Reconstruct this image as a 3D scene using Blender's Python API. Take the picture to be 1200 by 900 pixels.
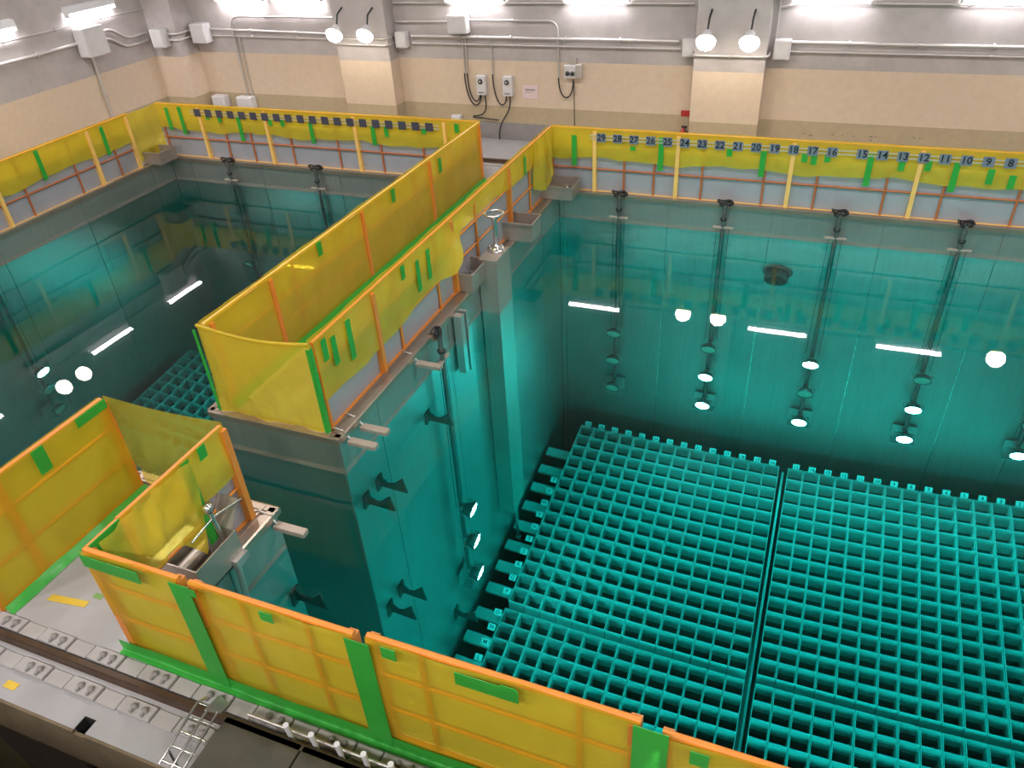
import bpy, math, random
from mathutils import Vector, Matrix

for o in list(bpy.data.objects):
    bpy.data.objects.remove(o, do_unlink=True)
scene = bpy.context.scene
COL = scene.collection
random.seed(7)

# ------------------------------------------------------------------ camera, world, exposure
cd = bpy.data.cameras.new('camera')
cd.sensor_fit = 'HORIZONTAL'; cd.sensor_width = 36.0; cd.lens = 26.93
cd.clip_start = 0.05; cd.clip_end = 200
cam = bpy.data.objects.new('camera', cd); COL.objects.link(cam)
_r = Vector((0.93045, 0.36240, -0.05411)).normalized()
_f = Vector((-0.32702, 0.75467, -0.56879)).normalized()
_u = _r.cross(_f).normalized(); _r = _f.cross(_u)
M = Matrix((( _r.x, _u.x, -_f.x, 4.4549), (_r.y, _u.y, -_f.y, -12.5786), (_r.z, _u.z, -_f.z, 5.0331), (0, 0, 0, 1)))
cam.matrix_world = M
scene.camera = cam

w = bpy.data.worlds.new('hall_air'); scene.world = w; w.use_nodes = True
w.node_tree.nodes['Background'].inputs[0].default_value = (0.5, 0.48, 0.45, 1)
w.node_tree.nodes['Background'].inputs[1].default_value = 0.02
vs = scene.view_settings
vs.view_transform = 'Standard'; vs.look = 'None'; vs.gamma = 1.0; vs.use_curve_mapping = False
vs.exposure = 0.0
cy = scene.cycles
cy.max_bounces = 14; cy.diffuse_bounces = 4; cy.glossy_bounces = 5; cy.transmission_bounces = 10
cy.transparent_max_bounces = 12; cy.volume_bounces = 0
cy.sample_clamp_indirect = 4.0; cy.sample_clamp_direct = 0.0
cy.blur_glossy = 0.6
cy.use_denoising = True
try: cy.denoiser = 'OPENIMAGEDENOISE'
except Exception: pass

HALL_WATTS = 215.0       # each high-bay lamp under the roof
LENS = 430.0             # underwater lamp lens
FLOOD = 34.0             # wall flood lamps
TUBE = 42.0              # fluorescent tubes

# ------------------------------------------------------------------ key dimensions (metres, deck = 0)
ZW = -0.50                      # water level
XP = 0.157; XPL = -1.55         # faces of the dividing pier
YB = 0.04                       # far face of the pools
YE = -7.41                      # pier end
YSP = -8.53                     # spur end
YN = -10.06                     # near pool face
XL = -8.78; XR = 9.66           # left face of the left pool, right face of the right pool
ZF = -12.3
WALLY = 2.633; WALLX = -10.35

# ------------------------------------------------------------------ materials
MATS = {}
def nodes(name):
    m = bpy.data.materials.new(name); m.use_nodes = True
    nt = m.node_tree; b = nt.nodes['Principled BSDF']
    MATS[name] = m
    return m, nt, b
def setp(b, **k):
    for kk, v in k.items():
        n = kk.replace('_', ' ')
        for i in b.inputs:
            if i.name.lower() == n.lower():
                i.default_value = v if not (isinstance(v, tuple) and len(v) == 3) else (*v, 1)
def tc(nt, out='Object'):
    return nt.nodes.new('ShaderNodeTexCoord').outputs[out]
def noise(nt, scale, detail=4, rough=.55, vec=None, stretch=None):
    n = nt.nodes.new('ShaderNodeTexNoise'); n.inputs['Scale'].default_value = scale
    n.inputs['Detail'].default_value = detail; n.inputs['Roughness'].default_value = rough
    v = vec or tc(nt)
    if stretch:
        mp = nt.nodes.new('ShaderNodeMapping'); mp.inputs['Scale'].default_value = stretch
        nt.links.new(v, mp.inputs['Vector']); v = mp.outputs[0]
    nt.links.new(v, n.inputs['Vector'])
    return n.outputs['Fac']
def ramp(nt, fac, stops):
    r = nt.nodes.new('ShaderNodeValToRGB'); e = r.color_ramp.elements
    while len(e) < len(stops): e.new(.5)
    for el, (p, c) in zip(e, stops): el.position = p; el.color = (*c, 1)
    nt.links.new(fac, r.inputs[0]); return r.outputs[0]
def bump(nt, b, fac, strength=.2, dist=.01):
    n = nt.nodes.new('ShaderNodeBump'); n.inputs['Strength'].default_value = strength
    n.inputs['Distance'].default_value = dist
    nt.links.new(fac, n.inputs['Height']); nt.links.new(n.outputs[0], b.inputs['Normal'])
def plain(name, col, rough=.5, metal=0.0, var=.12, scale=6, stretch=None, bmp=0, coords='Object'):
    m, nt, b = nodes(name)
    f = noise(nt, scale, 5, .6, vec=tc(nt, coords), stretch=stretch)
    c0 = tuple(max(0, c*(1-var)) for c in col); c1 = tuple(min(1, c*(1+var)) for c in col)
    nt.links.new(ramp(nt, f, [(.3, c0), (.7, c1)]), b.inputs['Base Color'])
    setp(b, Roughness=rough, Metallic=metal)
    if bmp: bump(nt, b, f, bmp)
    return m
def emit(name, col, strength):
    m, nt, b = nodes(name)
    setp(b, Base_Color=(.8, .8, .8), Emission_Color=col, Emission_Strength=strength, Roughness=.3)
    return m

# painted concrete wall: paint heights are real paint lines
def wall_mat():
    m, nt, b = nodes('painted_concrete')
    gm = nt.nodes.new('ShaderNodeNewGeometry'); sx = nt.nodes.new('ShaderNodeSeparateXYZ')
    nt.links.new(gm.outputs['Position'], sx.inputs[0])
    n1 = noise(nt, 1.1, 6, .65, vec=gm.outputs['Position'])
    n2 = noise(nt, 9, 4, .6, vec=gm.outputs['Position'])
    conc = ramp(nt, n1, [(.3, (.36, .325, .315)), (.7, (.52, .475, .465))])
    beige = ramp(nt, n2, [(.3, (.60, .475, .355)), (.7, (.65, .52, .395))])
    dado = ramp(nt, n2, [(.3, (.42, .33, .215)), (.7, (.46, .365, .24))])
    grey = ramp(nt, n2, [(.3, (.24, .22, .23)), (.7, (.28, .26, .265))])
    def step(z):
        c = nt.nodes.new('ShaderNodeMath'); c.operation = 'GREATER_THAN'; c.inputs[1].default_value = z
        nt.links.new(sx.outputs['Z'], c.inputs[0]); return c.outputs[0]
    def mix(f, a, bb):
        x = nt.nodes.new('ShaderNodeMix'); x.data_type = 'RGBA'
        nt.links.new(f, x.inputs['Factor']); nt.links.new(a, x.inputs['A']); nt.links.new(bb, x.inputs['B'])
        return x.outputs['Result']
    c = mix(step(.36), grey, dado); c = mix(step(.70), c, beige); c = mix(step(1.60), c, conc)
    nt.links.new(c, b.inputs['Base Color']); setp(b, Roughness=.55)
    bump(nt, b, n2, .08)
    return m
wall_mat()
plain('concrete', (.30, .27, .25), .8, 0, .15, 2, bmp=.15)
plain('deck_paint', (.35, .34, .35), .38, 0, .06, 3)
plain('brown_concrete', (.16, .12, .07), .8, 0, .2, 5)
plain('dark_floor', (.05, .045, .035), .8, 0, .2, 4)  # shade below the near deck put into the base colour
plain('ceiling_paint', (.30, .29, .28), .9, 0, .08, 1)
def steel(name, col, rough, metal, aniso_stretch):
    m, nt, b = nodes(name)
    f = noise(nt, 3, 6, .7, vec=tc(nt), stretch=aniso_stretch)
    g = noise(nt, .5, 3, .5, vec=tc(nt))
    mx = nt.nodes.new('ShaderNodeMath'); mx.operation = 'ADD'; nt.links.new(f, mx.inputs[0]); nt.links.new(g, mx.inputs[1])
    hv = nt.nodes.new('ShaderNodeMath'); hv.operation = 'MULTIPLY'; hv.inputs[1].default_value = .5
    nt.links.new(mx.outputs[0], hv.inputs[0])
    nt.links.new(ramp(nt, hv.outputs[0], [(.3, tuple(c*.82 for c in col)), (.7, tuple(min(1, c*1.15) for c in col))]), b.inputs['Base Color'])
    rr = nt.nodes.new('ShaderNodeMapRange'); rr.inputs['To Min'].default_value = rough*.8; rr.inputs['To Max'].default_value = rough*1.25
    nt.links.new(f, rr.inputs['Value']); nt.links.new(rr.outputs[0], b.inputs['Roughness'])
    setp(b, Metallic=metal)
    return m
lm = steel('liner_steel', (.43, .45, .43), .36, .75, (6, 6, .35))
def scum(m):
    nt = m.node_tree; b = nt.nodes['Principled BSDF']
    gm = nt.nodes.new('ShaderNodeNewGeometry'); sx = nt.nodes.new('ShaderNodeSeparateXYZ'); nt.links.new(gm.outputs['Position'], sx.inputs[0])
    n = noise(nt, 7, 4, .6, vec=gm.outputs['Position'])
    ad = nt.nodes.new('ShaderNodeMath'); ad.operation = 'MULTIPLY_ADD'; ad.inputs[1].default_value = .03
    nt.links.new(n, ad.inputs[0]); nt.links.new(sx.outputs['Z'], ad.inputs[2])
    c = nt.nodes.new('ShaderNodeMath'); c.operation = 'COMPARE'; c.inputs[1].default_value = ZW+.045; c.inputs[2].default_value = .04
    nt.links.new(ad.outputs[0], c.inputs[0])
    src = b.inputs['Base Color'].links[0].from_socket
    mx = nt.nodes.new('ShaderNodeMix'); mx.data_type = 'RGBA'; mx.inputs['B'].default_value = (.27, .25, .22, 1)
    nt.links.new(c.outputs[0], mx.inputs['Factor']); nt.links.new(src, mx.inputs['A']); nt.links.new(mx.outputs['Result'], b.inputs['Base Color'])
    mm = nt.nodes.new('ShaderNodeMapRange'); mm.inputs['To Min'].default_value = .75; mm.inputs['To Max'].default_value = .15
    nt.links.new(c.outputs[0], mm.inputs['Value']); nt.links.new(mm.outputs[0], b.inputs['Metallic'])
scum(lm)
steel('rack_steel', (.66, .68, .66), .45, .35, (1, 1, 1))
steel('coping_steel', (.46, .37, .30), .35, .8, (1, 1, 1))
steel('box_steel', (.44, .38, .34), .4, .55, (2, 2, .5))
steel('bright_steel', (.75, .75, .74), .22, .95, (1, 1, 1))
steel('pipe_steel', (.58, .56, .54), .35, .7, (1, 1, 1))
plain('arm_beige', (.40, .33, .28), .5, .3, .1)
plain('dark_hook', (.09, .10, .09), .5, .5, .2)
plain('lamp_black', (.03, .035, .035), .45, .3, .2)
plain('lamp_grey', (.16, .17, .17), .35, .6, .2)
plain('cell_shade', (.20, .20, .19), .6, .2, .25, 3)  # darker tone paints in the shade deep inside the cells
steel('pole_steel', (.15, .155, .15), .4, .5, (1, 1, 1))
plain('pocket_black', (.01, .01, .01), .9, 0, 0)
plain('cable_black', (.02, .02, .022), .5, 0, .1)
plain('post_gold', (.88, .53, .15), .35, 0, .06)
plain('rail_orange', (.72, .24, .03), .4, 0, .08)
plain('tube_rust', (.46, .13, .035), .5, 0, .12)
plain('panel_grey', (.33, .325, .36), .45, 0, .05, 2)
plain('conduit_white', (.60, .57, .55), .35, .5, .06)
plain('box_white', (.62, .60, .60), .5, 0, .05)
plain('rail_brown', (.085, .052, .034), .4, .3, .2, 8)
plain('plate_white', (.38, .36, .355), .5, 0, .06)
plain('clip_grey', (.25, .235, .23), .5, 0, .1)
plain('tag_dark', (.06, .055, .075), .45, 0, .15)
plain('tag_grey', (.17, .19, .24), .45, 0, .12)
plain('ink_black', (.008, .008, .010), .5, 0, 0)
plain('tag_strip', (.52, .50, .40), .4, .2, .06)
plain('tag_white', (.75, .75, .74), .5, 0, .03)
plain('paper_pink', (.70, .55, .55), .7, 0, .03)
plain('red_paint', (.42, .03, .03), .4, 0, .1)
plain('yellow_mark', (.62, .42, .05), .5, 0, .1)
plain('beam_olive', (.10, .09, .035), .6, 0, .15)
plain('olive_plate', (.045, .040, .026), .55, .2, .2, 5)
plain('green_mark', (.18, .32, .10), .5, 0, .1)
plain('housing_white', (.72, .72, .74), .4, 0, .03)
def vinyl(name, col, trans, tint, rough=.28):
    m, nt, b = nodes(name)
    f = noise(nt, 2.5, 4, .6)
    nt.links.new(ramp(nt, f, [(.3, tuple(c*.9 for c in col)), (.7, tuple(min(1, c*1.08) for c in col))]), b.inputs['Base Color'])
    setp(b, Roughness=rough)
    wn = nt.nodes.new('ShaderNodeTexNoise'); wn.noise_type = 'RIDGED_MULTIFRACTAL'; wn.inputs['Scale'].default_value = 3.4; wn.inputs['Detail'].default_value = 4
    mp = nt.nodes.new('ShaderNodeMapping'); mp.inputs['Rotation'].default_value = (.4, .5, .6); mp.inputs['Scale'].default_value = (1.0, 1.0, .55)
    nt.links.new(tc(nt), mp.inputs['Vector']); nt.links.new(mp.outputs[0], wn.inputs['Vector'])
    bump(nt, b, wn.outputs['Fac'], .8, .03)
    tl = nt.nodes.new('ShaderNodeBsdfTranslucent'); tl.inputs[0].default_value = (*col, 1)
    m1 = nt.nodes.new('ShaderNodeMixShader'); m1.inputs[0].default_value = .25
    nt.links.new(b.outputs[0], m1.inputs[1]); nt.links.new(tl.outputs[0], m1.inputs[2])
    tr = nt.nodes.new('ShaderNodeBsdfTransparent'); tr.inputs[0].default_value = (*tint, 1)
    m2 = nt.nodes.new('ShaderNodeMixShader'); m2.inputs[0].default_value = trans
    nt.links.new(m1.outputs[0], m2.inputs[1]); nt.links.new(tr.outputs[0], m2.inputs[2])
    nt.links.new(m2.outputs[0], nt.nodes['Material Output'].inputs['Surface'])
    return m
vinyl('yellow_vinyl', (.80, .63, .06), .38, (1.0, .90, .24), .22)
vinyl('tight_vinyl', (.78, .66, .06), .56, (1.0, .93, .26), .2)
vinyl('clear_vinyl', (.66, .55, .06), .55, (.95, .88, .35), .18)
vinyl('green_tape', (.06, .50, .07), .18, (.25, .9, .25), .3)
emit('lens_lit', (.93, 1.0, .97), LENS)
plain('lens_off', (.35, .42, .34), .15, 0, .1)
emit('tube_lit', (1.0, .96, 1.0), TUBE)
emit('flood_lit', (1.0, .90, .78), FLOOD)

def water_mat():
    m = bpy.data.materials.new('pool_water'); m.use_nodes = True; nt = m.node_tree
    nt.nodes.remove(nt.nodes['Principled BSDF'])
    g = nt.nodes.new('ShaderNodeBsdfGlass'); g.inputs['IOR'].default_value = 1.333; g.inputs['Roughness'].default_value = 0.0
    g.inputs['Color'].default_value = (1, 1, 1, 1)
    gm = nt.nodes.new('ShaderNodeNewGeometry')
    f = noise(nt, .8, 2, .5, vec=gm.outputs['Position'])
    bm = nt.nodes.new('ShaderNodeBump'); bm.inputs['Strength'].default_value = .06; bm.inputs['Distance'].default_value = .01
    nt.links.new(f, bm.inputs['Height']); nt.links.new(bm.outputs[0], g.inputs['Normal'])
    v = nt.nodes.new('ShaderNodeVolumeAbsorption'); v.inputs['Color'].default_value = (0.0, .927, .914, 1); v.inputs['Density'].default_value = .40
    o = nt.nodes['Material Output']
    nt.links.new(g.outputs[0], o.inputs['Surface']); nt.links.new(v.outputs[0], o.inputs['Volume'])
    MATS['water'] = m
water_mat()

# ------------------------------------------------------------------ mesh helpers
class MB:
    def __init__(s): s.v = []; s.f = []; s.sm = []
    def _add(s, vs, fs, smooth=False):
        n = len(s.v); s.v += [tuple(p) for p in vs]
        for f in fs: s.f.append(tuple(n+i for i in f)); s.sm.append(smooth)
        return s
    def box(s, x0, x1, y0, y1, z0, z1):
        vs = [(x, y, z) for z in (z0, z1) for y in (y0, y1) for x in (x0, x1)]
        return s._add(vs, [(0, 2, 3, 1), (4, 5, 7, 6), (0, 1, 5, 4), (2, 6, 7, 3), (0, 4, 6, 2), (1, 3, 7, 5)])
    def bbox(s, x0, x1, y0, y1, z0, z1, b=.01):
        # box with chamfered vertical and top edges
        def ring(i, z): return [(x0+i+b, y0+i, z), (x1-i-b, y0+i, z), (x1-i, y0+i+b, z), (x1-i, y1-i-b, z), (x1-i-b, y1-i, z), (x0+i+b, y1-i, z), (x0+i, y1-i-b, z), (x0+i, y0+i+b, z)]
        vs = ring(0, z0)+ring(0, z1-b)+ring(b*.7, z1)
        fs = [tuple(range(7, -1, -1)), tuple(range(16, 24))]
        for k in (0, 8):
            for i in range(8):
                j = (i+1) % 8; fs.append((k+i, k+j, k+8+j, k+8+i))
        return s._add(vs, fs)
    def tube(s, pts, r, n=8, caps=True):
        pts = [Vector(p) for p in pts]; rs = r if isinstance(r, (list, tuple)) else [r]*len(pts)
        vs = []; up = None
        for i, p in enumerate(pts):
            d = (pts[min(i+1, len(pts)-1)]-pts[max(i-1, 0)])
            if d.length < 1e-9: d = Vector((0, 0, 1))
            d.normalize()
            if up is None: up = Vector((0, 0, 1)) if abs(d.z) < .9 else Vector((1, 0, 0))
            a = d.cross(up)
            if a.length < 1e-4: up = Vector((1, 0, 0)) if abs(d.x) < .9 else Vector((0, 1, 0)); a = d.cross(up)
            a.normalize(); bb = a.cross(d).normalized(); up = bb
            for k in range(n):
                t = 2*math.pi*k/n; vs.append(p+a*math.cos(t)*rs[i]+bb*math.sin(t)*rs[i])
        fs = []
        for i in range(len(pts)-1):
            for k in range(n):
                k2 = (k+1) % n; fs.append((i*n+k, i*n+k2, (i+1)*n+k2, (i+1)*n+k))
        s._add(vs, fs, True)
        if caps:
            m = len(pts)
            s._add(vs[:n], [tuple(range(n-1, -1, -1))]); s._add(vs[(m-1)*n:], [tuple(range(n))])
        return s
    def lathe(s, prof, o=(0, 0, 0), axis=(0, 0, 1), n=16):
        ax = Vector(axis).normalized(); a = ax.orthogonal().normalized(); bb = ax.cross(a); o = Vector(o)
        vs = []
        for (r, h) in prof:
            for k in range(n):
                t = 2*math.pi*k/n; vs.append(o+ax*h+(a*math.cos(t)+bb*math.sin(t))*r)
        fs = []
        for i in range(len(prof)-1):
            for k in range(n):
                k2 = (k+1) % n; fs.append((i*n+k, i*n+k2, (i+1)*n+k2, (i+1)*n+k))
        return s._add(vs, fs, True)
    def disc(s, o, axis, r, n=16):
        ax = Vector(axis).normalized(); a = ax.orthogonal().normalized(); bb = ax.cross(a); o = Vector(o)
        return s._add([o+(a*math.cos(2*math.pi*k/n)+bb*math.sin(2*math.pi*k/n))*r for k in range(n)], [tuple(range(n))])
    def quad(s, *p): return s._add(p, [(0, 1, 2, 3)])
    def prism(s, prof, o, ux, uy, th):
        """polygon prof in the (ux,uy) plane extruded by vector th"""
        o = Vector(o); ux = Vector(ux); uy = Vector(uy); th = Vector(th); n = len(prof)
        a = [o+ux*x+uy*y for x, y in prof]; b = [p+th for p in a]
        fs = [tuple(range(n-1, -1, -1)), tuple(range(n, 2*n))]
        for i in range(n): j = (i+1) % n; fs.append((i, j, n+j, n+i))
        return s._add(a+b, fs)
    def grid(s, fn, nu, nv):
        vs = [fn(i/nu, j/nv) for j in range(nv+1) for i in range(nu+1)]
        fs = [(j*(nu+1)+i, j*(nu+1)+i+1, (j+1)*(nu+1)+i+1, (j+1)*(nu+1)+i) for j in range(nv) for i in range(nu)]
        return s._add(vs, fs, True)
    def mesh(s, name, mat):
        me = bpy.data.meshes.new(name); me.from_pydata(s.v, [], s.f); me.materials.append(MATS[mat])
        me.polygons.foreach_set('use_smooth', s.sm); me.update(); return me
    def build(s, name, mat, parent=None, loc=None):
        return link(name, s.mesh(name, mat), parent, loc)
def link(name, me, parent=None, loc=None):
    o = bpy.data.objects.new(name, me); COL.objects.link(o)
    if loc is not None: o.location = loc
    if parent is not None: o.parent = parent
    return o
def tag(o, label=None, cat=None, group=None, kind=None):
    if label: o['label'] = label
    if cat: o['category'] = cat
    if group: o['group'] = group
    if kind: o['kind'] = kind
    return o
def empty(name, loc, label, cat, group=None, rot=None):
    o = bpy.data.objects.new(name, None); COL.objects.link(o); o.location = loc; o.empty_display_size = .1
    if rot: o.rotation_euler = rot
    return tag(o, label, cat, group)
def struct(name, mb, mat, label, cat='wall'):
    return tag(mb.build(name, mat), label, cat, None, 'structure')
def textobj(name, s, size, mat, parent, loc, rot, align='CENTER'):
    c = bpy.data.curves.new(name, 'FONT'); c.body = s; c.size = size; c.align_x = align; c.align_y = 'CENTER'
    c.extrude = .001; c.resolution_u = 2; c.offset = size*.018
    c.materials.append(MATS[mat])
    key = (s, size, mat)
    if key not in GLYPHS:
        t = bpy.data.objects.new('glyph', c); me = bpy.data.meshes.new_from_object(t); bpy.data.objects.remove(t)
        GLYPHS[key] = me
    bpy.data.curves.remove(c)
    o = link(name, GLYPHS[key], parent, loc); o.rotation_euler = rot
    return o
GLYPHS = {}
def bez(p0, p1, p2, p3, n=10):
    P = [Vector(p) for p in (p0, p1, p2, p3)]
    return [P[0]*(1-t)**3+P[1]*3*t*(1-t)**2+P[2]*3*t*t*(1-t)+P[3]*t**3 for t in [i/n for i in range(n+1)]]
def round_path(pts, r, n=5):
    pts = [Vector(p) for p in pts]; out = [pts[0]]
    for a, b, c in zip(pts, pts[1:], pts[2:]):
        d0 = (a-b); d1 = (c-b); rr = min(r, d0.length*.49, d1.length*.49)
        p0 = b+d0.normalized()*rr; p1 = b+d1.normalized()*rr
        for i in range(n+1):
            t = i/n; out.append(p0*(1-t)**2+b*2*t*(1-t)+p1*t*t)
    out.append(pts[-1]); return out
def wob(a, b, c=0.0):
    return (math.sin(a*3.1+b*1.7+c)+math.sin(a*7.3-b*2.9+c*2.1)*.5+math.sin(a*13.7+b*5.1+c*.7)*.25)

# ------------------------------------------------------------------ the hall
wb = struct('wall_back', MB().box(WALLX-.3, 14, WALLY, WALLY+.3, -.3, 9.3), 'painted_concrete', 'far hall wall of bare concrete above a beige painted band')
struct('wall_left', MB().box(WALLX-.3, WALLX, -16, WALLY, -.3, 9.3), 'painted_concrete', 'left hall wall of bare concrete above a beige painted band')
struct('wall_right', MB().box(14, 14.3, -16, WALLY+.3, -.3, 9.3), 'painted_concrete', 'right hall wall beyond the wide pool')
struct('wall_front', MB().box(WALLX-.3, 14.3, -16.3, -16, -3.3, 9.3), 'painted_concrete', 'hall wall behind the viewer')
struct('ceiling', MB().box(WALLX-.3, 14.3, -16.3, WALLY+.3, 9.3, 9.5), 'ceiling_paint', 'grey roof slab high over the pools', 'ceiling')
for mx, mz, mw in ((4.05, .46, .05), (4.15, .44, .09), (4.55, .47, .05), (4.72, .47, .04), (4.9, .47, .05), (5.18, .47, .09), (5.28, .48, .04), (5.2, .41, .06), (5.9, .5, .05), (6.0, .49, .04)):
    MB().prism([(0, 0), (mw*.6, .004), (mw, .018), (mw*.4, .014)], (mx, WALLY-.001, mz), (1, 0, 0), (0, 0, 1), (0, -.001, 0)).build('scuff_mark', 'ink_black', wb)
fl = MB()
fl.box(WALLX, 14, YB+.02, WALLY, -.25, 0)                    # far deck
fl.box(WALLX, XL-.02, -10.91, YB+.02, -.25, 0)               # left deck
fl.box(XR+.02, 14, -10.91, YB+.02, -.25, 0)                  # right deck
fl.box(XL-.02, .10, -10.91, YN-.02, -.25, 0)                 # near deck, cut round the slot
fl.box(.10, .21, -10.80, YN-.02, -.25, 0)
fl.box(.21, XR+.02, -10.91, YN-.02, -.25, 0)
fl.box(XPL+.02, XP-.02, YE+.02, YB+.02, -.25, 0)             # top of the pier
fl.box(XPL+.02, XP-.02, YN-.02, YSP-.02, -.25, 0)            # top of the spur
struct('floor', fl, 'deck_paint', 'pale grey painted deck around the pools', 'floor')
struct('trim_1', MB().box(WALLX, .10, -10.93, -10.905, -.46, -.004).box(.10, .21, -10.93, -10.905, -.46, -.03).box(.21, 14, -10.93, -10.905, -.46, -.004),
       'brown_concrete', 'brown edge face of the near deck', 'edge')
struct('floor_lower', MB().box(WALLX, 14, -16, -10.9, -3.2, -3.0), 'dark_floor', 'floor below the edge of the near deck, coloured dark as if unlit', 'floor')
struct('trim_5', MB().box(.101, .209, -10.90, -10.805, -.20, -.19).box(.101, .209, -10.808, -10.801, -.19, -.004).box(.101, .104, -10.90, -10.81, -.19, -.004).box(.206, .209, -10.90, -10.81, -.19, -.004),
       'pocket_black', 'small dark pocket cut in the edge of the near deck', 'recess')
struct('floor_gallery', MB().box(WALLX, 14, -16, -13.1, 3.25, 3.45), 'concrete', 'unseen gallery slab by the viewer, added to shade the lower floor', 'floor')  # slab out of view, added to keep light off the lower floor
beam = tag(MB().prism([(-2.5, 0), (-1.1, 0), (-.44, -.13), (.2, -.26), (.2, -.5), (-2.5, -.6)], (0, -10.94, -.66), (1, 0, 0), (0, 1, 0), (0, 0, .08)).build('steel_beam', 'beam_olive'),
           'dark olive slanting steel piece below the deck edge in the bottom left corner', 'beam')
# pilasters
for nme, x0, x1, y0, y1, lab in (('trim_2', -5.49, -4.25, 2.25, WALLY, 'concrete pilaster behind the left pair of flood lamps'),
                                 ('trim_3', 2.02, 3.26, 2.25, WALLY, 'concrete pilaster behind the right pair of flood lamps'),
                                 ('trim_4', WALLX, -9.55, 2.05, WALLY, 'concrete corner pilaster where the far and left walls meet')):
    struct(nme, MB().box(x0, x1, y0, y1, 0, 9.3), 'painted_concrete', lab, 'pilaster')

# pool shells: concrete body plus separate liner plates with weld seams between them
def pool_wall(name, label, a, b, nrm, th, edges, ztop=-.004, zbot=ZF):
    """wall between plan points a,b ; nrm points into the water ; edges = seam distances along a->b"""
    a = Vector((*a, 0)); b = Vector((*b, 0)); n = Vector((*nrm, 0)); d = (b-a).normalized(); L = (b-a).length
    def slab(u0, u1, z0, z1, t0, t1):
        m = MB(); c = []
        for z in (z0, z1):
            for (u, t) in ((u0, t0), (u1, t0), (u1, t1), (u0, t1)):
                p = a+d*u+n*t; c.append((p.x, p.y, z))
        m._add(c, [(3, 2, 1, 0), (4, 5, 6, 7), (0, 1, 5, 4), (1, 2, 6, 5), (2, 3, 7, 6), (3, 0, 4, 7)])
        return m
    body = struct(name, slab(0, L, zbot, ztop-.25, -th, -.012), 'concrete', label)
    e = [0]+list(edges)+[L]
    for u0, u1 in zip(e, e[1:]):
        slab(u0+.006, u1-.006, zbot, ztop, -.012, 0).build('liner_plate', 'liner_steel', body)
    return body
pool_wall('wall_pool_back', 'far stainless liner wall of the wide right pool', (XP, YB), (XR, YB), (0, -1), .3, (.10, 1.98, 3.7, 5.4, 7.05, 8.2))
pool_wall('wall_pool_back_left', 'far stainless liner wall of the left pool', (XL, YB), (XPL, YB), (0, -1), .3, (.55, 2.4, 4.3, 6.2))
pool_wall('wall_pool_left', 'left stainless liner wall of the left pool', (XL, YB), (XL, YN), (1, 0), .3, (.6, 2.5, 4.4, 6.3, 8.2))
pool_wall('wall_pool_right', 'right stainless liner wall of the wide pool', (XR, YB), (XR, YN), (-1, 0), .3, (.6, 2.5, 4.4, 6.3, 8.2))
pool_wall('wall_pool_front', 'near stainless liner wall below the front fence', (XP, YN), (XR, YN), (0, 1), .3, (1.9, 3.8, 5.7, 7.6))
pool_wall('wall_pool_front_left', 'near stainless liner wall of the left pool', (XL, YN), (XPL, YN), (0, 1), .3, (1.9, 3.8, 5.7))
# the pier (long, from the far side) and the spur (short, from the near side)
def pier(name, label, y0, y1, endy, endn):
    b = struct(name, MB().box(XPL+.014, XP-.014, y0+.014, y1-.014, ZF, -.25), 'concrete', label)
    ys = [y0]; k = y1
    seams = []
    t = y0+.8
    while t < y1-.5: seams.append(t); t += 1.9
    e = [y0]+seams+[y1]
    for p, q in zip(e, e[1:]):
        MB().box(XP-.014, XP, p+.006, q-.006, ZF, -.004).build('liner_plate', 'liner_steel', b)
        MB().box(XPL, XPL+.014, p+.006, q-.006, ZF, -.004).build('liner_plate', 'liner_steel', b)
    if endn < 0: MB().box(XPL+.015, XP-.015, endy, endy+.014, ZF, -.004).build('liner_plate', 'liner_steel', b)
    else: MB().box(XPL+.015, XP-.015, endy-.014, endy, ZF, -.004).build('liner_plate', 'liner_steel', b)
    return b
pier('wall_pier', 'long stainless clad pier between the two pools', YE, YB, YE, -1)
pier('wall_spur', 'short stainless clad pier standing out from the near side', YN, YSP, YSP, 1)
struct('floor_pool', MB().box(XL-.2, XR+.2, YN-.2, YB+.2, ZF-.2, ZF), 'liner_steel', 'stainless bottom of the pools', 'floor')

# coping: steel nosing with an upstand, one run for each pool edge
def coping(k, a, b, n, label, w=.13):
    """a->b along the edge, n towards the water"""
    a = Vector((*a, 0)); b = Vector((*b, 0)); n = Vector((*n, 0)); m = MB()
    d = (b-a).normalized()
    prof = [(.035, -.05), (.035, .018), (.015, .026), (-.055, .026), (-.06, .012), (-w+.03, .012), (-w+.025, .032), (-w, .032), (-w, -.05)]
    m.prism(prof, a, n, (0, 0, 1), b-a)
    return struct('trim_%d' % k, m, 'coping_steel', label, 'coping')
coping(10, (XP, YB), (XR, YB), (0, -1), 'steel coping along the far edge of the wide pool')
coping(11, (XP, YE), (XP, YB), (1, 0), 'steel coping along the right edge of the pier')
coping(12, (XPL, YE), (XP+.03, YE), (0, -1), 'steel coping across the end of the pier', .1)
coping(13, (XPL, YE), (XPL, YB), (-1, 0), 'steel coping along the left edge of the pier')
coping(14, (XL, YB), (XPL, YB), (0, -1), 'steel coping along the far edge of the left pool')
coping(15, (XL, YB), (XL, YN), (1, 0), 'steel coping along the left edge of the left pool')
coping(16, (XP, YN), (XP, YSP), (1, 0), 'steel coping along the right edge of the short pier')
coping(17, (XPL, YSP), (XP+.03, YSP), (0, 1), 'steel coping across the end of the short pier', .1)
coping(18, (XPL, YN), (XPL, YSP), (-1, 0), 'steel coping along the left edge of the short pier')
coping(19, (XP, YN), (XR, YN), (0, 1), 'steel coping below the front fence')
coping(20, (XR, YB), (XR, YN), (-1, 0), 'steel coping along the right edge of the wide pool')

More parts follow.
